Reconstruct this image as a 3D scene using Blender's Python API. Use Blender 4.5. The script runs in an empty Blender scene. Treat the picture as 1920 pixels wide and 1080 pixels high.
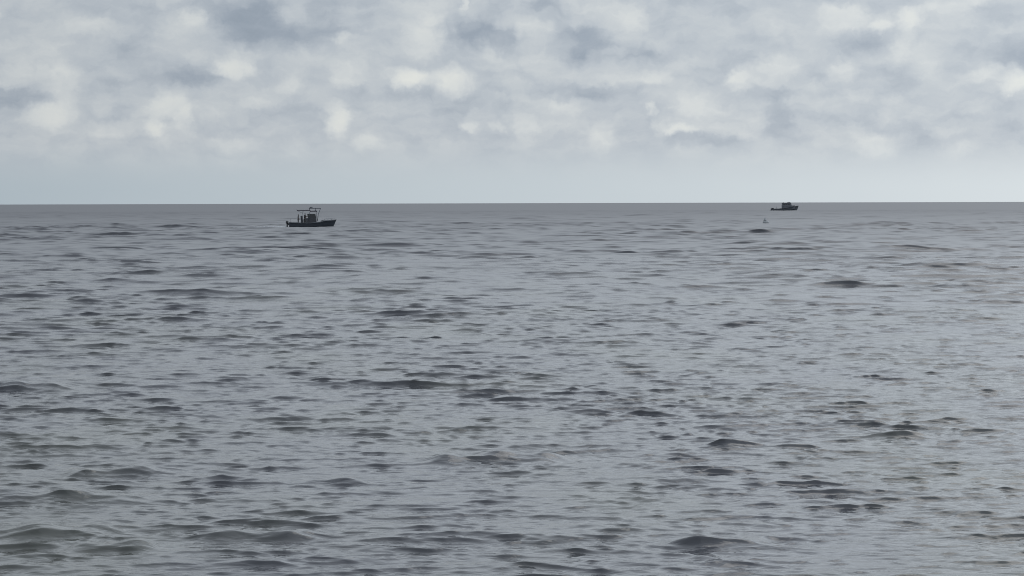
import bpy, bmesh, math, random
import numpy as np
from mathutils import Vector, Matrix

random.seed(7)
R = math.radians
scene = bpy.context.scene
COL = scene.collection

# ------------------------------------------------------------------ camera
CAM_H = 4.0
cam_d = bpy.data.cameras.new("camera")
cam_d.sensor_width = 36.0
cam_d.lens = 75.0
cam_d.clip_start = 0.1
cam_d.clip_end = 120000.0
cam = bpy.data.objects.new("camera", cam_d)
COL.objects.link(cam)
CAM_M = Matrix.Rotation(R(90 - 2.28), 4, 'X') @ Matrix.Rotation(R(-0.149), 4, 'Z')
cam.matrix_world = Matrix.Translation((0, 0, CAM_H)) @ CAM_M
scene.camera = cam

def on_sea(px, py):
    """point of the sea level seen at photograph pixel (px, py)"""
    d = CAM_M.to_3x3() @ Vector(((px - 960) / 4000.0, (540 - py) / 4000.0, -1.0))
    t = CAM_H / -d.z
    return Vector((d.x * t, d.y * t, 0.0))

# ------------------------------------------------------------------ exposure
scene.view_settings.view_transform = 'Standard'
scene.view_settings.look = 'None'
scene.view_settings.exposure = 0.0
scene.view_settings.gamma = 1.0
scene.cycles.filter_width = 1.05

# ------------------------------------------------------------------ sun
SUN_EL, SUN_AZ = 48.0, 38.0          # azimuth to the right of the view direction (+Y)
sun_d = bpy.data.lights.new("sun", 'SUN')
sun_d.energy = 0.5
sun_d.angle = R(40)
sun_d.color = (1.0, 0.96, 0.9)
sun = bpy.data.objects.new("sun", sun_d)
COL.objects.link(sun)
sd = Vector((math.sin(R(SUN_AZ)) * math.cos(R(SUN_EL)), math.cos(R(SUN_AZ)) * math.cos(R(SUN_EL)), math.sin(R(SUN_EL))))
sun.rotation_euler = sd.to_track_quat('Z', 'Y').to_euler()

# ------------------------------------------------------------------ world
def lin(c):
    return tuple(((v / 255.0 + 0.055) / 1.055) ** 2.4 if v > 10 else v / 255.0 / 12.92 for v in c) + (1.0,)

class NT:
    def __init__(s, nt):
        s.nt = nt; nt.nodes.clear()
    def n(s, typ, **kw):
        nd = s.nt.nodes.new(typ)
        for k, v in kw.items(): setattr(nd, k, v)
        return nd
    def l(s, a, b): s.nt.links.new(a, b)
    def put(s, sock, v):
        if hasattr(v, 'is_output'): s.l(v, sock)
        else: sock.default_value = v
    def m(s, op, a, b=0.0, c=0.0, clamp=False):
        nd = s.n('ShaderNodeMath', operation=op, use_clamp=clamp)
        s.put(nd.inputs[0], a); s.put(nd.inputs[1], b); s.put(nd.inputs[2], c)
        return nd.outputs[0]
    def v(s, op, a, b=(0, 0, 0)):
        nd = s.n('ShaderNodeVectorMath', operation=op)
        s.put(nd.inputs[0], a); s.put(nd.inputs[1], b)
        return nd.outputs['Value'] if op == 'LENGTH' else nd.outputs[0]
    def rng(s, v, a, b, c, d, typ='LINEAR'):
        nd = s.n('ShaderNodeMapRange', interpolation_type=typ)
        s.put(nd.inputs[0], v)
        for i, x in enumerate((a, b, c, d)): s.put(nd.inputs[i + 1], x)
        return nd.outputs[0]
    def noise(s, vec, scale, detail=3, rough=0.55, dist=0.0, out='Fac'):
        nd = s.n('ShaderNodeTexNoise')
        if vec is not None: s.l(vec, nd.inputs['Vector'])
        nd.inputs['Scale'].default_value = scale; nd.inputs['Detail'].default_value = detail
        nd.inputs['Roughness'].default_value = rough; nd.inputs['Distortion'].default_value = dist
        return nd.outputs[out]
    def mix(s, f, a, b, bt='MIX'):
        nd = s.n('ShaderNodeMix', data_type='RGBA', blend_type=bt)
        s.put(nd.inputs['Factor'], f); s.put(nd.inputs['A'], a) if False else None
        for sock, val in ((nd.inputs[6], a), (nd.inputs[7], b)): s.put(sock, val)
        return nd.outputs[2]
    def ramp(s, v, stops, interp='LINEAR'):
        nd = s.n('ShaderNodeValToRGB'); s.l(v, nd.inputs[0])
        cr = nd.color_ramp; cr.interpolation = interp
        while len(cr.elements) < len(stops): cr.elements.new(0.5)
        for e, (p, c) in zip(cr.elements, stops): e.position = p; e.color = c
        return nd.outputs[0]

world = bpy.data.worlds.new("World")
scene.world = world
world.use_nodes = True
world.cycles.sampling_method = 'NONE'
T = NT(world.node_tree)
sky = T.n('ShaderNodeTexSky', sky_type='NISHITA', sun_disc=False)
sky.sun_elevation = R(SUN_EL); sky.sun_rotation = R(SUN_AZ)
sky.air_density = 1.0; sky.dust_density = 2.0
tc = T.n('ShaderNodeTexCoord')
sep = T.n('ShaderNodeSeparateXYZ'); T.l(tc.outputs['Generated'], sep.inputs[0])
X, Y, Z = sep.outputs
az = T.m('ARCTAN2', X, Y)
el = T.m('ABSOLUTE', T.m('ARCSINE', Z))
U = T.m('MULTIPLY', az, 40.0)          # 1 unit = 1.43 degrees of azimuth / elevation
V = T.m('MULTIPLY', el, 40.0)
cmb = T.n('ShaderNodeCombineXYZ'); T.l(U, cmb.inputs[0]); T.l(V, cmb.inputs[1])
uv = cmb.outputs[0]
# billowy edges: push the coordinates about with noise at two scales
w1 = T.v('SUBTRACT', T.noise(uv, 1.1, 4, 0.6, out='Color'), (0.5, 0.5, 0.5))
w1 = T.v('MULTIPLY', w1, (0.7, 0.44, 0.0))
w2 = T.v('SUBTRACT', T.noise(uv, 4.5, 3, 0.6, out='Color'), (0.5, 0.5, 0.5))
w2 = T.v('MULTIPLY', w2, (0.32, 0.22, 0.0))
uvw = T.v('ADD', T.v('ADD', uv, w1), w2)
BR = [  # sunlit cloud heads: direction, extent, strength
 (442,130,50,24,.55),(775,147,52,26,.8),(855,150,52,34,.62),(548,158,36,26,.42),(640,140,55,30,.28),
 (110,218,66,32,.6),(140,170,36,60,.32),(70,135,80,20,.25),(320,200,48,32,.38),(302,240,24,26,.45),
 (352,225,22,30,.4),(210,190,26,40,.28),(632,222,36,42,.72),(690,266,36,22,.45),(370,38,28,26,.35),
 (170,55,70,36,.3),(240,243,180,20,.25),(430,272,60,20,.25),(878,240,30,18,.45),(935,238,30,16,.3),
 (800,55,62,80,.42),(870,4,10,16,.5),(643,75,24,18,.3),(480,190,40,14,.25),(5,25,30,30,.35),
 (1170,48,90,42,.3),(1005,62,50,30,.25),(1130,140,90,26,.3),(1222,150,55,20,.42),(1385,152,40,24,.55),
 (1465,122,60,28,.4),(1578,138,40,26,.5),(1560,45,90,44,.3),(1695,50,32,32,.5),(1645,58,24,22,.35),
 (1735,85,80,80,.22),(1815,10,44,18,.4),(1900,165,60,26,.45),(1810,150,40,18,.2),(1216,206,16,14,.5),
 (1055,212,80,55,.26),(985,235,34,26,.35),(1130,250,42,34,.35),(1270,248,38,13,.45),(1340,215,90,50,.24),
 (1632,272,44,26,.36),(1545,262,40,20,.25),(1235,235,22,40,.25),(960,155,50,22,.3),(1760,20,60,20,.2),
 (1440,50,60,40,.2),(30,160,60,16,.16),(1380,100,70,24,.14),(1790,276,50,14,.16),
]
DK = [
 (485,38,100,62,-.8),(595,62,80,46,-.35),(660,18,110,30,-.2),(370,140,80,34,-.28),(720,170,130,22,-.32),
 (885,60,60,48,-.45),(945,78,40,36,-.45),(60,52,70,24,-.18),(140,14,50,36,-.2),(520,215,80,60,-.2),
 (250,165,80,26,-.2),(50,185,80,34,-.25),(1025,22,60,40,-.5),(1085,82,78,44,-.5),(1160,98,80,26,-.4),
 (1290,6,50,18,-.3),(1090,172,190,20,-.3),(1335,138,70,34,-.26),(1600,92,90,30,-.3),(1885,108,80,36,-.55),
 (1730,130,60,26,-.14),(1310,264,110,16,-.36),(1460,232,36,50,-.28),(1785,235,50,40,-.22),(1905,210,60,34,-.22),
 (1470,176,100,15,-.26),(1560,12,80,14,-.2),(300,100,90,30,-.12),(760,110,40,20,-.2),(1220,110,60,18,-.2),
 (0,250,60,30,-.1),(800,250,70,40,-.1),(280,60,60,30,-.1),
]
acc = T.m('MULTIPLY', T.m('SUBTRACT', T.noise(T.v('MULTIPLY', uvw, (0.6, 1.4, 0)), 1.7, 5, 0.58), 0.5), 0.95)
acc = T.m('ADD', acc, T.m('MULTIPLY', T.m('SUBTRACT', T.noise(uvw, 0.35, 3, 0.5), 0.5), 0.35))
# rounded heads of the heaped clouds, wider than they are tall
for sc_, am in ((1.9, 0.42),):
    vo = T.n('ShaderNodeTexVoronoi', feature='SMOOTH_F1'); vo.inputs['Scale'].default_value = sc_
    vo.inputs['Smoothness'].default_value = 0.35
    T.l(T.v('MULTIPLY', T.v('ADD', uv, T.v('MULTIPLY', T.v('SUBTRACT', uvw, uv), (1.4, 1.4, 0))), (0.75, 1.15, 0)), vo.inputs['Vector'])
    acc = T.m('ADD', acc, T.m('MULTIPLY', T.m('SUBTRACT', 0.42, vo.outputs['Distance']), am))
# calmer, paler band close to the horizon
acc = T.m('MULTIPLY', acc, T.rng(V, 0.4, 1.3, 0.18, 1.0, 'SMOOTHSTEP'))
# the running sum travels in the third coordinate, one cloud after the other
su = T.n('ShaderNodeSeparateXYZ'); T.l(uvw, su.inputs[0])
c0 = T.n('ShaderNodeCombineXYZ'); T.l(su.outputs[0], c0.inputs[0]); T.l(su.outputs[1], c0.inputs[1]); T.l(acc, c0.inputs[2])
vec = c0.outputs[0]
for px, py, rx, ry, a in BR + DK:
    mp = T.n('ShaderNodeVectorMath', operation='MULTIPLY_ADD')
    T.l(vec, mp.inputs[0])
    mp.inputs[1].default_value = (100 / rx, 100 / ry, 0)
    mp.inputs[2].default_value = (-(px - 960) / rx, -(380 - py) / ry, 0)
    f = T.rng(T.v('LENGTH', mp.outputs[0]), 1.1, 0.2 if a > 0 else 0.3, 0.0, a * (0.86 if a > 0 else 0.66), 'SMOOTHSTEP')
    cf = T.n('ShaderNodeCombineXYZ'); T.l(f, cf.inputs[2])
    vec = T.v('ADD', vec, cf.outputs[0])
sa = T.n('ShaderNodeSeparateXYZ'); T.l(vec, sa.inputs[0]); acc = sa.outputs[2]
tone = T.m('ADD', T.m('MULTIPLY', acc, 0.55), 0.52)
cloud = T.ramp(tone, [(0.0, lin((136, 149, 163))), (0.22, lin((156, 167, 180))), (0.45, lin((185, 193, 201))),
                      (0.7, lin((209, 214, 216))), (1.0, lin((229, 231, 226)))])
# horizon band: bluish at the left, pale at the right
hor = T.mix(T.rng(U, -9.5, 9.5, 0, 1), lin((176, 190, 199)), lin((212, 220, 224)))
col = T.mix(T.rng(V, 0.2, 1.3, 0.85, 0.0, 'SMOOTHSTEP'), cloud, hor)
# brighter towards the hidden sun, duller away from it
gain = T.rng(U, -12.0, 12.0, 0.9, 1.09)
over = T.rng(V, 3.8, 11.0, 0.0, 1.0, 'SMOOTHSTEP')          # extra brightness above the view, added to lift the water's reflections
gain = T.m('MULTIPLY', gain, T.m('ADD', T.m('MULTIPLY', over, T.rng(U, -13.0, 13.0, 0.60, 1.40)), 1.0))
gain = T.m('MULTIPLY', gain, T.rng(V, 5.5, 20.0, 1.0, 1.12, 'SMOOTHSTEP'))  # second added lift, higher up, for the same reflections
gn = T.n('ShaderNodeCombineXYZ')
for i in range(3): T.l(gain, gn.inputs[i])
col = T.mix(1.0, col, gn.outputs[0], 'MULTIPLY')
# clouds radiance in the units of the physical sky
c10 = T.v('MULTIPLY', col, (10.0, 10.0, 10.0))
fin = T.mix(T.rng(V, 5.0, 30.0, 0.97, 0.72), sky.outputs[0], c10)
bg = T.n('ShaderNodeBackground'); bg.inputs['Strength'].default_value = 0.1
T.l(fin, bg.inputs['Color'])
wo = T.n('ShaderNodeOutputWorld'); T.l(bg.outputs[0], wo.inputs[0])

# ------------------------------------------------------------------ materials
def mat(name, rgb, rough=0.5, metal=0.0, spec=0.5, var=0.15, scale=3.0, alpha_glass=False):
    m = bpy.data.materials.new(name); m.use_nodes = True
    t = NT(m.node_tree)
    p = t.n('ShaderNodeBsdfPrincipled'); o = t.n('ShaderNodeOutputMaterial')
    t.l(p.outputs[0], o.inputs[0])
    c = t.n('ShaderNodeTexCoord')
    nz = t.noise(c.outputs['Object'], scale, 4, 0.6)
    a = tuple(min(1, v * (1 - var)) for v in rgb) + (1,)
    b = tuple(min(1, v * (1 + var)) for v in rgb) + (1,)
    t.l(t.mix(nz, a, b), p.inputs['Base Color'])
    p.inputs['Roughness'].default_value = rough
    p.inputs['Metallic'].default_value = metal
    if alpha_glass: p.inputs['Transmission Weight'].default_value = 0.6
    return m

M = {
 'hull_shaded': mat('backlit_hull_tone', (0.034, 0.041, 0.052), 0.4),  # likely a white hull; its backlit shade is put into this dark colour
 'grey_hull': mat('hazed_grey_hull', (0.075, 0.085, 0.097), 0.5),  # far boat's grey kept lighter to stand in for slight haze
 'boot': mat('bottom_paint', (0.012, 0.014, 0.018), 0.6),
 'deck': mat('deck_grey', (0.10, 0.11, 0.12), 0.6),
 'console': mat('console_dark', (0.02, 0.022, 0.03), 0.45),
 'glass': mat('tinted_screen', (0.012, 0.015, 0.02), 0.08),
 'metal': mat('pipework', (0.14, 0.15, 0.17), 0.35, 0.6),
 'canvas': mat('top_canvas', (0.045, 0.04, 0.055), 0.8),
 'canvas_grey': mat('sun_shade_canvas', (0.10, 0.105, 0.12), 0.8),
 'engine': mat('engine_cowl', (0.015, 0.017, 0.02), 0.3),
 'cabin': mat('cabin_paint', (0.065, 0.075, 0.088), 0.5),
 'roof': mat('cabin_roof', (0.05, 0.056, 0.066), 0.5),
 'skin': mat('skin', (0.12, 0.075, 0.055), 0.6),  # darkened, the shade on the faces is put into the colour
 'shirt': mat('dark_shirt', (0.02, 0.022, 0.03), 0.9),
 'shirt2': mat('grey_shirt', (0.05, 0.065, 0.075), 0.9),
 'trousers': mat('dark_trousers', (0.02, 0.022, 0.028), 0.9),
 'hair': mat('dark_hair', (0.015, 0.012, 0.01), 0.8),
 'buoy': mat('weathered_buoy', (0.25, 0.265, 0.275), 0.6),
 'buoy_top': mat('buoy_pale', (0.45, 0.46, 0.46), 0.6),
 'foam': mat('foam', (0.34, 0.36, 0.38), 0.9, var=0.1),
}

# ------------------------------------------------------------------ sea
def build_sea():
    rng = np.random.default_rng(11)
    # rows: distance from the viewpoint, fine where single waves can be told apart
    r = [1.5]
    while r[-1] < 17: r.append(r[-1] * 1.02)
    while r[-1] < 420: r.append(r[-1] * 1.00155)
    while r[-1] < 1100: r.append(r[-1] * 1.0024)
    while r[-1] < 3000: r.append(r[-1] * 1.008)
    while r[-1] < 60000: r.append(r[-1] * 1.08)
    r = np.array(r, dtype=np.float64)
    th = list(np.arange(-R(16.5), R(16.5), 0.00075))
    s = 0.0009
    a = th[-1]
    right = []
    while True:
        s = min(s * 1.05, 0.0021) if a < R(38) else min(s * 1.12, R(4))
        a += s
        if a >= math.pi - s * 0.5: break
        right.append(a)
    th = np.array([-x for x in right[::-1]] + th + right)
    nr, nt = len(r), len(th)
    dr = np.gradient(r)
    dth = np.gradient(th)
    # wave components
    comps = []
    def band(n, lo, hi, slope, spread, mean=0.0):
        # n waves between the wavelengths lo..hi (m) with total rms slope 'slope'
        L = np.exp(rng.uniform(math.log(lo), math.log(hi), n))
        for l_ in L:
            k = 2 * math.pi / l_
            ang = mean + rng.normal(0, spread)
            amp = slope * math.sqrt(2.0 / n) / k
            comps.append((l_, k, ang, amp, rng.uniform(0, 2 * math.pi)))
    band(16, 7.0, 16.0, 0.012, R(16), R(4))
    band(30, 2.8, 7.0, 0.016, R(17), R(3))
    band(60, 1.1, 2.8, 0.034, R(14), R(-2))
    band(120, 0.40, 0.95, 0.106, R(14), R(0))
    band(120, 0.17, 0.40, 0.122, R(18))
    X = (r[:, None] * np.sin(th)[None, :])
    Y = (r[:, None] * np.cos(th)[None, :])
    DZ = np.zeros((nr, nt), np.float32); DX = np.zeros_like(DZ); DY = np.zeros_like(DZ)
    # gusty patches: slow modulation of the short waves
    def slow(scale, n, seed):
        g = np.random.default_rng(seed); out = np.zeros_like(DZ)
        for _ in range(n):
            k = 2 * math.pi / (scale * math.exp(g.normal(0, 0.45)))
            an = g.uniform(0, 2 * math.pi)
            out += np.sin(k * (X * math.cos(an) * 1.0 + Y * math.sin(an) * 0.7) + g.uniform(0, 6.28)).astype(np.float32)
        return out / math.sqrt(n / 2)
    core = np.abs(th) < R(22)
    mod = 1.0 + 0.07 * slow(14, 10, 3) + 0.10 * slow(60, 8, 4)
    mod = np.clip(mod, 0.35, 1.7)
    mod_s = np.clip(1.0 + 0.12 * slow(3.2, 14, 5) + 0.08 * slow(25, 8, 6), 0.15, 2.0)
    # the sea is rougher away from the shore
    off = 1.0 + 2.2 * np.clip((r - 35.0) / 85.0, 0, 1)[:, None] + 0.6 * np.clip((r - 200.0) / 400.0, 0, 1)[:, None]
    gust = 1.0 + 0.08 * slow(35, 14, 9)
    BZ = [None] * 4
    for (l_, k, ang, amp, ph) in comps:
        # how far this wave still fits the mesh, by row and by column
        fr = np.clip((l_ / dr / 2.2 - 0.7) / 0.6, 0, 1)
        rows = np.nonzero(fr > 0)[0]
        if len(rows) == 0: continue
        r0, r1 = rows[0], rows[-1] + 1
        lim_t = l_ / 2.5 / (dth[None, :] * r[r0:r1, None])
        dx_, dy_ = math.sin(ang), -math.cos(ang)      # travels towards the viewer
        cols = np.nonzero(lim_t[0] > 0.7)[0]
        if len(cols) == 0: continue
        c0, c1 = cols[0], cols[-1] + 1
        fade = fr[r0:r1, None] * np.clip((lim_t[:, c0:c1] - 0.7) / 0.8, 0, 1)
        P = (k * (X[r0:r1, c0:c1] * dx_ + Y[r0:r1, c0:c1] * dy_) + ph)
        P = np.mod(P, 2 * math.pi).astype(np.float32)
        w = fade * (mod[r0:r1, c0:c1] * off[r0:r1] * np.maximum(gust[r0:r1, c0:c1], .2) if l_ > 1.1 else mod[r0:r1, c0:c1] * mod_s[r0:r1, c0:c1])
        A = (amp * w).astype(np.float32)
        bi = 0 if l_ > 2.8 else 1 if l_ > 1.1 else 2 if l_ > 0.40 else 3
        if BZ[bi] is None: BZ[bi] = np.zeros_like(DZ)
        BZ[bi][r0:r1, c0:c1] += A * np.cos(P)
        sn = A * np.sin(P) * 1.1
        DX[r0:r1, c0:c1] -= sn * dx_
        DY[r0:r1, c0:c1] -= sn * dy_
    # wind sea is not symmetrical: raised thin crests over flat troughs, and crests that lean
    # the way they travel, so that backs are long and gentle and faces short and steep
    for B, st, le in zip(BZ, (0.08, 0.09, 0.10, 0.10), (0.6, 0.6, 0.75, 0.9)):
        sig = np.sqrt((B[:, np.abs(th) < R(16)] ** 2).mean(axis=1))[:, None].astype(np.float32) + 1e-4
        H = np.clip(B / sig, -3, 3.2)
        B += st * sig * (H * H - 1.0)
        lean = le * B * (0.6 + 0.4 * np.clip(H, 0, 1.8))
        DZ += B
        DX -= lean * np.sin(th)[None, :].astype(np.float32) * 0.6
        DY -= lean * np.clip(np.cos(th), 0, 1)[None, :].astype(np.float32)
    del BZ
    # a few single waves that stand out: pixel, half length along the crest, height, depth, slant
    for px, py, sv, am, su, sl in ((925, 862, 1.05, .085, .34, .22), (1375, 832, .42, .055, .24, .0), (220, 885, .75, .06, .3, .1),
                                   (60, 940, 1.3, .07, .5, .05), (60, 1000, 1.0, .07, .4, .0), (215, 1030, .5, .06, .28, .0),
                                   (630, 905, .5, .045, .22, -.1), (620, 712, .7, .05, .3, .0), (1690, 818, .5, .06, .26, -.05),
                                   (1350, 1022, .55, .055, .24, .0), (480, 1010, .7, .055, .26, .08), (30, 730, 1.2, .08, .5, .0)):
        c = on_sea(px, py)
        lx, ly = X - c.x, Y - c.y
        near = np.exp(-(lx / sv) ** 4 - ((ly - sl * lx - 0.06 * np.sin(lx * 5 + px)) / su) ** 2) * (1 + 0.25 * np.sin(lx * 7.3 + py))
        am *= 1.55
        DZ += (am * near).astype(np.float32)
        DY -= (0.9 * am * near).astype(np.float32)
    co = np.empty((nr * nt + 1, 3), np.float32)
    co[:-1, 0] = (X + DX).ravel(); co[:-1, 1] = (Y + DY).ravel(); co[:-1, 2] = DZ.ravel()
    co[-1] = (0, 0, 0)
    i = np.arange(nr - 1)[:, None] * nt
    j = np.arange(nt)[None, :]
    jn = (j + 1) % nt
    quads = np.stack([i + j, i + jn, i + nt + jn, i + nt + j], -1).reshape(-1, 4)
    j = j.ravel(); jn = jn.ravel()
    tris = np.stack([np.full(nt, nr * nt), jn, j], -1)
    # orient upwards: x = sin, y = cos -> theta grows clockwise seen from above
    quads = quads[:, ::-1]
    tris = tris[:, ::-1] if False else tris[:, [0, 1, 2]]
    me = bpy.data.meshes.new("water")
    nq = len(quads); ntz = len(tris)
    me.vertices.add(len(co)); me.vertices.foreach_set("co", co.ravel())
    loops = np.concatenate([quads.ravel(), tris.ravel()]).astype(np.int32)
    me.loops.add(len(loops)); me.loops.foreach_set("vertex_index", loops)
    starts = np.concatenate([np.arange(nq) * 4, nq * 4 + np.arange(ntz) * 3]).astype(np.int32)
    me.polygons.add(nq + ntz); me.polygons.foreach_set("loop_start", starts)
    me.update(calc_edges=True)
    me.polygons.foreach_set("use_smooth", np.ones(nq + ntz, dtype=bool))
    o = bpy.data.objects.new("water", me); COL.objects.link(o)
    o['kind'] = 'structure'
    o['label'] = 'wide grey sea with small wind waves reaching the horizon'
    global SEA_CO
    SEA_CO = co
    print("sea", nr, nt, "normal", me.polygons[nq // 2].normal[:], "slope", float(np.std(DZ)))
    if me.polygons[nq // 2].normal.z < 0: me.flip_normals()
    return o

SEA_CO = None
sea = build_sea()
def sea_level(p, rad):
    d = (SEA_CO[:, 0] - p.x) ** 2 + (SEA_CO[:, 1] - p.y) ** 2
    near = SEA_CO[d < rad * rad, 2]
    return float(near.mean()) if len(near) else 0.0
wm = bpy.data.materials.new("sea_water"); wm.use_nodes = True
t = NT(wm.node_tree)
p = t.n('ShaderNodeBsdfPrincipled'); o_ = t.n('ShaderNodeOutputMaterial'); t.l(p.outputs[0], o_.inputs[0])
geo = t.n('ShaderNodeNewGeometry')
pos = geo.outputs['Position']
dist = t.v('LENGTH', pos)
# silt drifts: greener and browner where the bottom is stirred up
siltv = t.v('MULTIPLY', pos, (0.22, 0.10, 0.0))
silt = t.rng(t.noise(siltv, 1.0, 3, 0.5), 0.42, 0.68, 0.0, 1.0, 'SMOOTHSTEP')
silt = t.m('MULTIPLY', silt, t.rng(dist, 30, 160, 1.0, 0.0))
t.l(t.mix(silt, (0.048, 0.050, 0.058, 1), (0.057, 0.060, 0.055, 1)), p.inputs['Base Color'])
p.inputs['IOR'].default_value = 1.333
ld = t.m('LOGARITHM', dist, 10.0)
t.l(t.rng(ld, 1.4, 3.0, 0.05, 0.50), p.inputs['Roughness'])
bv = t.v('MULTIPLY', pos, (0.65, 1.0, 1.0))
n1 = t.noise(t.v('MULTIPLY', pos, (0.42, 1.3, 1.0)), 6.0, 3, 0.6, 0.5)
n2 = t.noise(bv, 1.6, 3, 0.6, 0.3)
hgt = t.m('ADD', t.m('MULTIPLY', n1, 0.045), t.m('MULTIPLY', n2, 0.10))
bp = t.n('ShaderNodeBump'); bp.inputs['Distance'].default_value = 1.0
t.l(hgt, bp.inputs['Height'])
t.l(t.rng(ld, 1.5, 2.9, 0.32, 0.06), bp.inputs['Strength'])
t.l(bp.outputs[0], p.inputs['Normal'])
sea.data.materials.append(wm)

# ------------------------------------------------------------------ object helpers
def link(name, me, m, parent=None):
    if m is not None: me.materials.append(m)
    o = bpy.data.objects.new(name, me); COL.objects.link(o)
    if parent is not None: o.parent = parent
    return o
def obj(name, bm, m, parent=None, smooth=False):
    bmesh.ops.recalc_face_normals(bm, faces=bm.faces[:])
    me = bpy.data.meshes.new(name); bm.to_mesh(me); bm.free()
    if smooth:
        for f in me.polygons: f.use_smooth = True
    return link(name, me, m, parent)
def thing(name, label, cat, loc, rotz=0, group=None):
    o = bpy.data.objects.new(name, None); COL.objects.link(o)
    o.location = loc; o.rotation_euler = (0, 0, rotz)
    o['label'] = label; o['category'] = cat
    if group: o['group'] = group
    return o
def box(bm, x0, x1, y0, y1, z0, z1, bev=0.0, top=1.0, shear=0.0):
    """box, its top scaled by 'top' about its own middle and moved 'shear' along x"""
    cx, cy = (x0 + x1) / 2, (y0 + y1) / 2
    vs = []
    for z, s_, sh in ((z0, 1, 0), (z1, top, shear)):
        for x, y in ((x0, y0), (x1, y0), (x1, y1), (x0, y1)):
            vs.append(bm.verts.new((cx + (x - cx) * s_ + sh, cy + (y - cy) * s_, z)))
    fs = [(0, 3, 2, 1), (4, 5, 6, 7), (0, 1, 5, 4), (1, 2, 6, 5), (2, 3, 7, 6), (3, 0, 4, 7)]
    faces = [bm.faces.new([vs[i] for i in f]) for f in fs]
    if bev > 0:
        es = list({e for f in faces for e in f.edges})
        bmesh.ops.bevel(bm, geom=es, offset=bev, segments=2, affect='EDGES', profile=0.5)
def tube(bm, pts, r, seg=8, r_end=None):
    pts = [Vector(q) for q in pts]; rings = []
    for i, q in enumerate(pts):
        d = (pts[min(i + 1, len(pts) - 1)] - pts[max(i - 1, 0)]).normalized()
        up = Vector((0, 0, 1)) if abs(d.z) < 0.9 else Vector((0, 1, 0))
        a = d.cross(up).normalized(); b = d.cross(a).normalized()
        rr = r if r_end is None else r + (r_end - r) * i / (len(pts) - 1)
        rings.append([bm.verts.new(q + (a * math.cos(2 * math.pi * k / seg) + b * math.sin(2 * math.pi * k / seg)) * rr) for k in range(seg)])
    for A, B in zip(rings, rings[1:]):
        for k in range(seg): bm.faces.new((A[k], A[(k + 1) % seg], B[(k + 1) % seg], B[k]))
    bm.faces.new(rings[0][::-1]); bm.faces.new(rings[-1])
def lathe(bm, prof, seg=20, off=(0, 0, 0)):
    rings = []
    for r, z in prof:
        rings.append([bm.verts.new((off[0] + r * math.cos(2 * math.pi * k / seg), off[1] + r * math.sin(2 * math.pi * k / seg), off[2] + z)) for k in range(seg)])
    for A, B in zip(rings, rings[1:]):
        for k in range(seg): bm.faces.new((A[k], A[(k + 1) % seg], B[(k + 1) % seg], B[k]))
    bm.faces.new(rings[0][::-1]); bm.faces.new(rings[-1])
def interp(tab, x):
    for (a, *va), (b, *vb) in zip(tab, tab[1:]):
        if x <= b:
            f = (x - a) / (b - a); f = max(0, min(1, f))
            return [p_ + (q_ - p_) * f for p_, q_ in zip(va, vb)]
    return list(tab[-1][1:])
def hull_mesh(tab, n=26, keel=-0.45, split=None, thick=0.06):
    """tab rows: x at the sheer, half beam, sheer height, x of the keel line, chine half beam share
       -> outer skin from keel to sheer, a rolled gunwale and the inside down to the deck"""
    bm = bmesh.new(); rows = []
    x0, x1 = tab[0][0], tab[-1][0]
    for i in range(n + 1):
        f = i / n; f = 1 - (1 - f) ** 1.35
        x = x0 + (x1 - x0) * f
        hb, sh, xk, ch, dk = interp(tab, x)
        # half section, outside then inside: keel, chine, knuckle, sheer, cap, inner, deck, centre
        half = [(xk, 0.0, keel), (xk * .65 + x * .35, hb * ch * 0.98, keel * 0.10),
                (xk * .35 + x * .65, hb * (ch * .45 + .55), sh * 0.45), (x, hb, sh),
                (x, hb + 0.03, sh + 0.03), (x, max(hb - thick - .10, 0.001), sh + 0.045), (x, max(hb - thick - .14, 0.001), dk), (x, 0.0, dk + .01)]
        ring = [bm.verts.new((a, b, c)) for a, b, c in half]
        mir = [bm.verts.new((a, -b, c)) for a, b, c in half[1:-1]]
        rows.append(ring + mir[::-1])
    for A, B in zip(rows, rows[1:]):
        m_ = len(A)
        for k in range(m_):
            bm.faces.new((A[k], A[(k + 1) % m_], B[(k + 1) % m_], B[k]))
    bm.faces.new(rows[0][::-1]); bm.faces.new(rows[-1])
    bmesh.ops.remove_doubles(bm, verts=bm.verts[:], dist=0.004)
    return bm

# ------------------------------------------------------------------ people
def skin_obj(name, verts, edges, radii, m, parent, root=0, sub=1):
    me = bpy.data.meshes.new(name); me.from_pydata([tuple(v) for v in verts], edges, [])
    o = link(name, me, m, parent)
    sm = o.modifiers.new("skin", 'SKIN'); sm.use_smooth_shade = True
    me.skin_vertices if False else None
    if not me.skin_vertices:
        bpy.context.view_layer.objects.active = o
    for i, sv in enumerate(me.skin_vertices[0].data):
        rr = radii[i]; sv.radius = rr if isinstance(rr, tuple) else (rr, rr)
        sv.use_root = (i == root)
    ss = o.modifiers.new("sub", 'SUBSURF'); ss.levels = sub; ss.render_levels = sub
    return o

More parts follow.
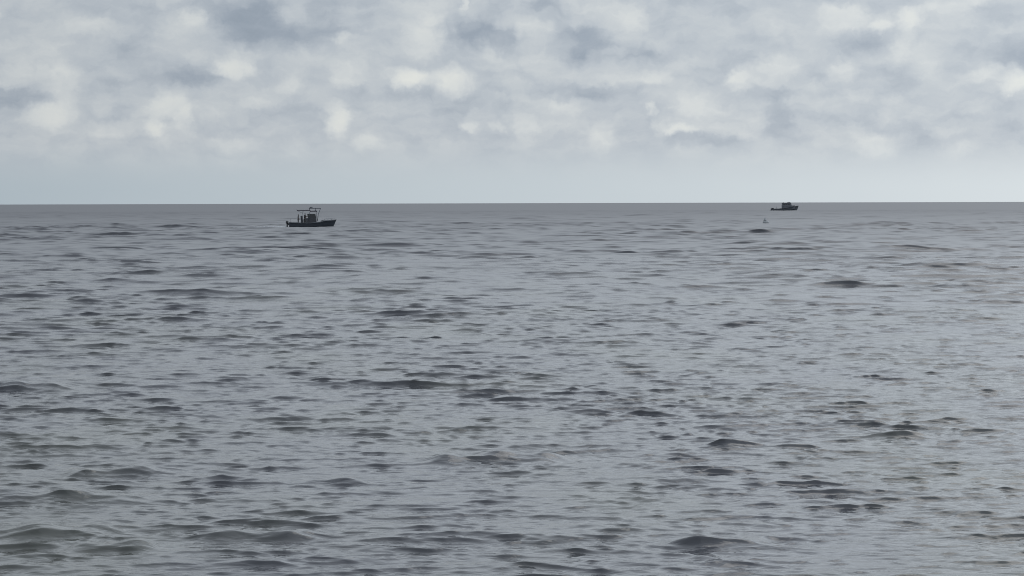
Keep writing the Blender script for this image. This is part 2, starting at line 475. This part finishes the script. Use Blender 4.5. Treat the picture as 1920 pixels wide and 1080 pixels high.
def person(label, loc, rotz, shirt, arms, lean=0.0, height=1.74):
    """faces local +x; arms = (elbow, wrist) offsets from the shoulder for left (y+) and right (y-)"""
    t_ = thing('person', label, 'person', loc, rotz)
    s = height / 1.74
    V_, E_, R_ = [], [], []
    def add(p_, r_, par=None):
        V_.append(Vector(p_) * s); R_.append(r_ * s if not isinstance(r_, tuple) else tuple(q * s for q in r_))
        if par is not None: E_.append((par, len(V_) - 1))
        return len(V_) - 1
    L = lean
    pel = add((0, 0, .93), (.15, .11))
    wst = add((L * .3, 0, 1.08), (.13, .095), pel)
    chs = add((L * .7, 0, 1.28), (.155, .11), wst)
    nkb = add((L, 0, 1.43), (.08, .075), chs)
    nek = add((L + .01, 0, 1.50), (.052, .052), nkb)
    chin = add((L + .03, 0, 1.56), (.066, .07), nek)
    hd = add((L + .03, 0, 1.64), (.076, .092), chin)
    add((L + .025, 0, 1.71), (.055, .065), hd)
    for sd_, (el_, wr_) in zip((1, -1), arms):
        sh = add((L * .95, .17 * sd_, 1.405), .056, nkb)
        S = Vector(V_[sh]) / s
        e = add(S + Vector((el_[0], el_[1] * sd_, el_[2])), .041, sh)
        w = add(S + Vector((wr_[0], wr_[1] * sd_, wr_[2])), .027, e)
        W = Vector(V_[w]) / s; d = (W - Vector(V_[e]) / s).normalized()
        side = d.cross(Vector((0, 1, 0))); side = side.normalized() if side.length > .1 else Vector((1, 0, 0))
        pm = add(W + d * .05, (.036, .018), w)
        Pm = Vector(V_[pm]) / s
        for k, ln in enumerate((.070, .082, .077, .060)):
            o_f = side * (.027 - .018 * k)
            k1 = add(Pm + d * .045 + o_f, .0095, pm)
            k2 = add(Pm + d * (.045 + ln * .55) + o_f - Vector((0, sd_ * .012, 0)), .0085, k1)
            add(Pm + d * (.045 + ln * .9) + o_f - Vector((0, sd_ * .034, 0)), .0075, k2)
        t1 = add(W + d * .035 + side * .045, .0105, w)
        add(W + d * .075 + side * .062 - Vector((0, sd_ * .012, 0)), .009, t1)
    for sd_ in (1, -1):
        hp = add((0, .095 * sd_, .88), .088, pel)
        kn = add((.02, .115 * sd_, .48), .058, hp)
        an = add((0, .125 * sd_, .09), .038, kn)
        hl = add((-.01, .128 * sd_, .045), .038, an)
        add((.15, .145 * sd_, .032), (.038, .028), hl)
    body = skin_obj('body', V_, E_, R_, M['skin'], t_)
    # clothes: the same skeleton, a little wider
    sv = [V_[pel], V_[wst], V_[chs], V_[nkb]]; se = [(0, 1), (1, 2), (2, 3)]; sr = [(.165 * s, .125 * s), (.15 * s, .115 * s), (.175 * s, .13 * s), (.098 * s, .09 * s)]
    for sd_, (el_, wr_) in zip((1, -1), arms):
        a = Vector((L * .95, .17 * sd_, 1.405)); b = a + Vector((el_[0], el_[1] * sd_, el_[2])) * .85
        sv += [a * s, b * s]; se += [(3, len(sv) - 2), (len(sv) - 2, len(sv) - 1)]; sr += [.072 * s, .058 * s]
    skin_obj('shirt', sv, se, sr, shirt, t_)
    tv = [Vector((0, 0, 1.0)) * s, Vector((0, 0, .9)) * s]; te = [(0, 1)]; tr = [(.155 * s, .12 * s), (.15 * s, .12 * s)]
    for sd_ in (1, -1):
        tv += [Vector((0, .098 * sd_, .84)) * s, Vector((.02, .115 * sd_, .48)) * s, Vector((0, .125 * sd_, .13)) * s]
        k = len(tv); te += [(1, k - 3), (k - 3, k - 2), (k - 2, k - 1)]; tr += [.105 * s, .078 * s, .062 * s]
    skin_obj('trousers', tv, te, tr, M['trousers'], t_)
    bm = bmesh.new(); bmesh.ops.create_uvsphere(bm, u_segments=14, v_segments=9, radius=1.0)
    for v in bm.verts:
        v.co = Vector(((L + .015) + v.co.x * .098, v.co.y * .083, 1.675 + v.co.z * .085)) * s
    bmesh.ops.delete(bm, geom=[v for v in bm.verts if v.co.z < 1.62 * s or (v.co.x > (L + .06) * s and v.co.z < 1.69 * s)], context='VERTS')
    obj('hair', bm, M['hair'], t_, True)
    bm = bmesh.new()
    tube(bm, [Vector((L + .105, 0, 1.645)) * s, Vector((L + .135, 0, 1.605)) * s, Vector((L + .11, 0, 1.60)) * s], .012 * s, 6)
    obj('nose', bm, M['skin'], t_, True)
    for sd_ in (1, -1):
        bm = bmesh.new(); bmesh.ops.create_uvsphere(bm, u_segments=8, v_segments=6, radius=1.0)
        for v in bm.verts: v.co = Vector((L + .02 + v.co.x * .018, sd_ * .085 + v.co.y * .009, 1.625 + v.co.z * .03)) * s
        obj('ear', bm, M['skin'], t_, True)
    return t_

# ------------------------------------------------------------------ near boat: open console fishing boat with a hard top
P1 = on_sea(586, 426)
YAW1 = R(6)
boat = thing('fishing_boat', 'open fishing boat in dark silhouette, with a raised top and two people aboard, the nearer boat', 'boat', P1 + Vector((0, 0, 0.0)), YAW1)
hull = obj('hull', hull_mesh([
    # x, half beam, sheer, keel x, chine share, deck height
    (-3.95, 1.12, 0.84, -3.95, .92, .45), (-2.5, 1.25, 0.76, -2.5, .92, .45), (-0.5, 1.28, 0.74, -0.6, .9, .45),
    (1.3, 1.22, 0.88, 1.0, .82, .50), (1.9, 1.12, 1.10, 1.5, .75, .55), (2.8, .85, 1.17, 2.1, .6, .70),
    (3.5, .48, 1.22, 2.7, .45, .9), (3.95, .12, 1.28, 3.05, .3, 1.2), (4.07, .012, 1.29, 3.15, .2, 1.27)]), M['hull_shaded'], boat, True)
bm = bmesh.new()
for s_ in (1, -1):
    tube(bm, [(-3.9, 1.17 * s_, .80), (-2.5, 1.30 * s_, .72), (-.5, 1.33 * s_, .70), (1.3, 1.27 * s_, .84), (1.9, 1.17 * s_, 1.06), (2.8, .90 * s_, 1.13), (3.5, .53 * s_, 1.18), (4.02, .08 * s_, 1.25)], .035, 6)
obj('rub_rail', bm, M['metal'], hull, True)
bm = bmesh.new()
for s_ in (1, -1):
    tube(bm, [(1.9, 1.0 * s_, 1.15), (2.1, 1.0 * s_, 1.38), (2.9, .74 * s_, 1.44), (3.5, .40 * s_, 1.48), (3.86, 0, 1.50)], .018, 6)
    for x, y, z in ((2.6, .83, 1.18), (3.2, .57, 1.22)):
        tube(bm, [(x, y * s_, z), (x, y * s_ - .01, z + .25)], .014, 6)
obj('bow_rail', bm, M['metal'], boat, True)
bm = bmesh.new()   # foredeck seat cushion and box
box(bm, 1.5, 2.5, -.5, .5, .56, 1.08, .04); box(bm, 1.5, 2.35, -.52, .52, 1.083, 1.17, .03)
obj('bow_seat', bm, M['console'], boat)
con = bmesh.new(); box(con, -1.1, .72, -.52, .52, .46, 1.55, .06, .92, -.05)
console = obj('console', con, M['console'], boat)
bm = bmesh.new()   # wrap-round screen
for (x0, y0, x1, y1) in ((.62, -.46, .62, .46), (-.75, .46, .62, .46), (-.75, -.46, .62, -.46)):
    q = [(x0, y0, 1.55), (x1, y1, 1.55), (x1 - .14, y1 * .93, 2.25), (x0 - .14, y0 * .93, 2.25)]
    n_ = Vector((.012, 0, 0)) if x0 == x1 else Vector((0, .012, 0))
    a = [bm.verts.new(Vector(v) - n_) for v in q]; b = [bm.verts.new(Vector(v) + n_) for v in q]
    bm.faces.new(a[::-1]); bm.faces.new(b)
    for k in range(4): bm.faces.new((a[k], a[(k + 1) % 4], b[(k + 1) % 4], b[k]))
obj('windscreen', bm, M['glass'], boat)
bm = bmesh.new(); tube(bm, [(-1.14, .19 * math.cos(a), 1.45 + .19 * math.sin(a)) for a in [k * math.pi / 8 for k in range(17)]], .016, 6)
tube(bm, [(-1.14, 0, 1.45), (-1.04, 0, 1.40)], .03, 6); tube(bm, [(-1.14, -.18, 1.45), (-1.14, .18, 1.45)], .012, 6)
obj('steering_wheel', bm, M['metal'], console, True)
bm = bmesh.new(); box(bm, -1.98, -1.5, -.55, .55, .46, 1.20, .05)
seat = obj('leaning_post', bm, M['console'], boat)
bm = bmesh.new(); box(bm, -2.03, -1.45, -.58, .58, 1.203, 1.34, .05)
obj('cushion', bm, M['console'], seat)
bm = bmesh.new(); box(bm, -1.98, -1.62, -.55, .55, 1.345, 1.92, .06, 1, -.05)
obj('backrest', bm, M['console'], seat)
bm = bmesh.new(); box(bm, -3.0, -2.45, -.9, -.2, .46, .86, .05); obj('fish_box', bm, M['deck'], boat)
# top: aft canvas, lower front lip, pipe frame
bm = bmesh.new(); box(bm, -2.62, -.35, -.98, .98, 2.78, 2.93, .05); box(bm, -.40, .78, -.98, .98, 2.62, 2.80, .05)
top = obj('hard_top', bm, M['canvas'], boat)
bm = bmesh.new()
for s_ in (1, -1):
    tube(bm, [(-.35, .62 * s_, 2.82), (-.55, .60 * s_, 2.2), (-.62, .56 * s_, .9)], .035, 8)
    tube(bm, [(.62, .62 * s_, 2.66), (.70, .60 * s_, 1.9), (.78, .56 * s_, .55)], .035, 8)
    tube(bm, [(-1.55, .62 * s_, 2.80), (-1.75, .60 * s_, 2.0), (-1.85, .56 * s_, 1.2)], .028, 8)
    tube(bm, [(-2.55, .8 * s_, 2.80), (-1.65, .61 * s_, 2.35)], .022, 8)
obj('top_frame', bm, M['metal'], boat, True)
bm = bmesh.new(); box(bm, -.62, 1.45, -.85, .85, 3.13, 3.27, .05, .97)
scene.cycles.max_bounces = 3
up = obj('upper_shade', bm, M['canvas_grey'], boat)
for s_ in (1, -1):
    for q in ([(1.38, .78, 3.14), (.98, .74, 2.2), (.84, .66, 1.1)], [(-.5, .7, 3.14), (-.5, .7, 2.9)], [(.5, .7, 3.14), (.5, .7, 2.78)]):
        bm = bmesh.new(); tube(bm, [(x, y * s_, z) for x, y, z in q], .045, 8)
        obj('shade_post', bm, M['metal'], up, True)
bm = bmesh.new(); lathe(bm, [(.20, 0), (.26, .05), (.26, .13), (.16, .2)], 18, (-.2, 0, 3.265)); obj('radar_dome', bm, M['canvas_grey'], boat, True)
bm = bmesh.new()
tube(bm, [(-.45, .7, 3.26), (-.62, .72, 3.62)], .010, 6, .006)
obj('antenna', bm, M['metal'], boat, True)
for y in (-.36, -.12, .12, .36):
    bm = bmesh.new(); tube(bm, [(-2.58, y, 2.82), (-2.70, y, 3.02)], .022, 8)
    obj('rod_holder', bm, M['metal'], boat, True)
for y in (-.38, .38):
    bm = bmesh.new()
    box(bm, -4.52, -4.02, y - .19, y + .19, .62, 1.12, .09, .85)
    en = obj('outboard_engine', bm, M['engine'], boat, True)
    bm = bmesh.new(); box(bm, -4.38, -4.14, y - .08, y + .08, -.55, .62, .03); box(bm, -4.15, -3.93, y - .12, y + .12, .38, .70, .03)
    obj('engine_leg', bm, M['engine'], en)
    bm = bmesh.new(); tube(bm, [(-4.5, y, -.45), (-4.2, y, -.45)], .05, 8)
    for k in range(3):
        a = k * 2 * math.pi / 3
        tube(bm, [(-4.46, y, -.45), (-4.42, y + .17 * math.cos(a), -.45 + .17 * math.sin(a))], .04, 6, .02)
    obj('propeller', bm, M['metal'], en)
bm = bmesh.new(); tube(bm, [(-3.7, 1.0, .86), (-3.7, 1.0, 1.35)], .014, 6); lathe(bm, [(.03, 0), (.035, .07), (.01, .09)], 8, (-3.7, 1.0, 1.35))
obj('stern_light', bm, M['metal'], boat, True)
def on_boat(x, y, z, base=P1, yaw=YAW1):
    v = Matrix.Rotation(yaw, 3, 'Z') @ Vector((x, y, z)); return base + v
hang = ((.02, .05, -.28), (.10, .06, -.50))
person('person standing alone in the stern of the nearer boat, in a grey shirt', on_boat(-2.42, .15, .46), YAW1 + R(10), M['shirt2'],
       (((.05, .06, -.27), (.20, .02, -.42)), hang), 0.02, 1.70)
person('person in a dark shirt at the wheel under the top of the nearer boat', on_boat(-1.29, .0, .46), YAW1 - R(35), M['shirt'],
       (((.16, .05, -.24), (.42, -.02, -.14)), ((.14, .05, -.25), (.40, -.02, -.18))), 0.03, 1.86)

# ------------------------------------------------------------------ far boat: cabin boat with a low work deck
P2 = on_sea(1471, 395)
sc2 = P2.length / 4000.0 / .235
YAW2 = R(-4)
b2 = thing('cabin_boat', 'grey cabin boat with a low open stern deck, farther boat close under the horizon', 'boat', P2, YAW2)
h2 = obj('hull', hull_mesh([
    (-6.6, 1.9, 0.95, -6.6, .92, .55), (-4.5, 2.1, .92, -4.5, .92, .55), (-1.5, 2.2, 1.05, -1.6, .9, .6), (.5, 2.15, 1.25, .2, .86, .9),
    (2.5, 1.95, 1.65, 2.0, .8, 1.4), (4.2, 1.45, 2.0, 3.5, .65, 1.8), (5.6, .85, 2.2, 4.6, .45, 2.0), (6.5, .28, 2.3, 5.3, .3, 2.2), (6.75, .02, 2.32, 5.45, .2, 2.3)],
    keel=-.9, thick=.08), M['grey_hull'], b2, True)
bm = bmesh.new()
for s_ in (1, -1):
    tube(bm, [(-6.55, 1.96 * s_, .85), (-4.5, 2.16 * s_, .82), (-1.5, 2.26 * s_, .95), (.5, 2.21 * s_, 1.15), (2.5, 2.0 * s_, 1.55), (4.2, 1.5 * s_, 1.9), (5.6, .9 * s_, 2.1), (6.6, .2 * s_, 2.22)], .06, 6)
obj('rub_rail', bm, M['boot'], h2, True)
bm = bmesh.new(); box(bm, -1.45, 4.9, -1.45, 1.45, .75, 2.5, .08, .95, .0)
obj('trunk_cabin', bm, M['cabin'], b2)
bm = bmesh.new(); box(bm, -1.4, 3.5, -1.5, 1.5, 2.25, 3.62, .08, .86, -.15)
wh = obj('wheelhouse', bm, M['cabin'], b2)
for s_ in (1, -1):
    for x0, x1 in ((-.9, .1), (.3, 1.3), (1.5, 2.5)):
        bm = bmesh.new()
        q = [(x0, 1.405 * s_, 2.72), (x1, 1.405 * s_, 2.72), (x1 - .06, 1.355 * s_, 3.3), (x0 + .02, 1.355 * s_, 3.3)]
        a = [bm.verts.new(Vector(v)) for v in q]; b = [bm.verts.new(Vector(v) + Vector((0, .03 * s_, 0))) for v in q]
        bm.faces.new(a[::-1]); bm.faces.new(b)
        for k in range(4): bm.faces.new((a[k], a[(k + 1) % 4], b[(k + 1) % 4], b[k]))
        obj('window', bm, M['glass'], wh)
for y0, y1 in ((-1.15, -.42), (-.36, .36), (.42, 1.15)):
    bm = bmesh.new()
    q = [(3.30, y0, 2.72), (3.30, y1, 2.72), (3.14, y1 * .97, 3.3), (3.14, y0 * .97, 3.3)]
    a = [bm.verts.new(Vector(v)) for v in q]; b = [bm.verts.new(Vector(v) + Vector((.05, 0, 0))) for v in q]
    bm.faces.new(a[::-1]); bm.faces.new(b)
    for k in range(4): bm.faces.new((a[k], a[(k + 1) % 4], b[(k + 1) % 4], b[k]))
    obj('window', bm, M['glass'], wh)
bm = bmesh.new(); box(bm, -1.55, 3.35, -1.5, 1.5, 3.625, 3.75, .05, .97); obj('roof', bm, M['roof'], wh)
bm = bmesh.new(); box(bm, 1.2, 2.9, -.7, .7, 3.755, 4.1, .06, .8); obj('roof_locker', bm, M['roof'], b2)
bm = bmesh.new(); tube(bm, [(2.1, 0, 4.1), (2.1, 0, 4.75)], .035, 8, .02); tube(bm, [(2.1, -.3, 4.45), (2.1, .3, 4.45)], .02, 6); obj('mast', bm, M['metal'], b2, True)
bm = bmesh.new(); lathe(bm, [(.2, 0), (.3, .06), (.3, .16), (.18, .24)], 16, (-.6, 0, 3.755)); obj('radar_dome', bm, M['roof'], b2, True)
bm = bmesh.new()
for s_ in (1, -1):
    tube(bm, [(3.9, 1.35 * s_, 2.02), (4.0, 1.35 * s_, 2.62), (5.6, .75 * s_, 2.82), (6.5, .12 * s_, 2.9)], .022, 6)
    for x, y, z in ((4.8, 1.08, 2.1), (5.6, .75, 2.2), (6.2, .38, 2.25)): tube(bm, [(x, y * s_, z), (x, y * s_, z + .58)], .018, 6)
obj('bow_rail', bm, M['metal'], b2, True)
bm = bmesh.new()
for s_ in (1, -1): tube(bm, [(-3.7, 1.2 * s_, .6), (-3.75, 1.1 * s_, 1.9)], .045, 8)
tube(bm, [(-3.75, -1.12, 1.9), (-3.75, 1.12, 1.9)], .045, 8)
obj('gear_frame', bm, M['metal'], b2, True)
bm = bmesh.new(); box(bm, -6.3, -5.2, -1.5, 1.5, .58, 1.35, .06); obj('stern_locker', bm, M['boot'], b2)
bm = bmesh.new(); box(bm, -7.0, -6.62, -1.4, 1.4, .18, .30, .03); obj('swim_platform', bm, M['boot'], b2)

# ------------------------------------------------------------------ marker buoy
P3 = on_sea(1436, 419)
P3.z = sea_level(P3, 1.5) + .08
bu = thing('marker_buoy', 'small grey marker buoy floating below and left of the farther boat', 'buoy', P3, 0)
bm = bmesh.new(); lathe(bm, [(.35, -.35), (.55, -.2), (.60, .0), (.60, .22), (.50, .34), (.2, .38)], 24); obj('float', bm, M['buoy'], bu, True)
bm = bmesh.new(); lathe(bm, [(.30, .385), (.26, .55), (.10, .95), (.05, 1.05)], 16, (-.15, 0, 0)); obj('cone', bm, M['buoy'], bu, True)

# ------------------------------------------------------------------ wake of the near boat
def wake():
    bm = bmesh.new(); rnd = random.Random(4)
    for i in range(160):
        u = rnd.random() ** 1.6
        x = -4.5 - u * 9.0; y = rnd.gauss(0, .35 + u * .9)
        a = rnd.uniform(.05, .22) * (1 - .5 * u); b = a * rnd.uniform(.5, .9)
        z = .03 + rnd.random() * .10 * (1 - u)
        c = bm.verts.new((x, y, z + .05 * a * 8)); k = rnd.randint(6, 8)
        ring = [bm.verts.new((x + a * 2.2 * math.cos(6.283 * j / k) * rnd.uniform(.7, 1.2), y + b * 1.6 * math.sin(6.283 * j / k) * rnd.uniform(.7, 1.2), z - .03)) for j in range(k)]
        for j in range(k): bm.faces.new((c, ring[j], ring[(j + 1) % k]))
    o = obj('foam', bm, M['foam'], None, True)
    o.location = P1; o.rotation_euler = (0, 0, YAW1)
    o['kind'] = 'stuff'; o['label'] = 'faint pale foam trailing behind the stern of the nearer boat'; o['category'] = 'wake foam'
wake()
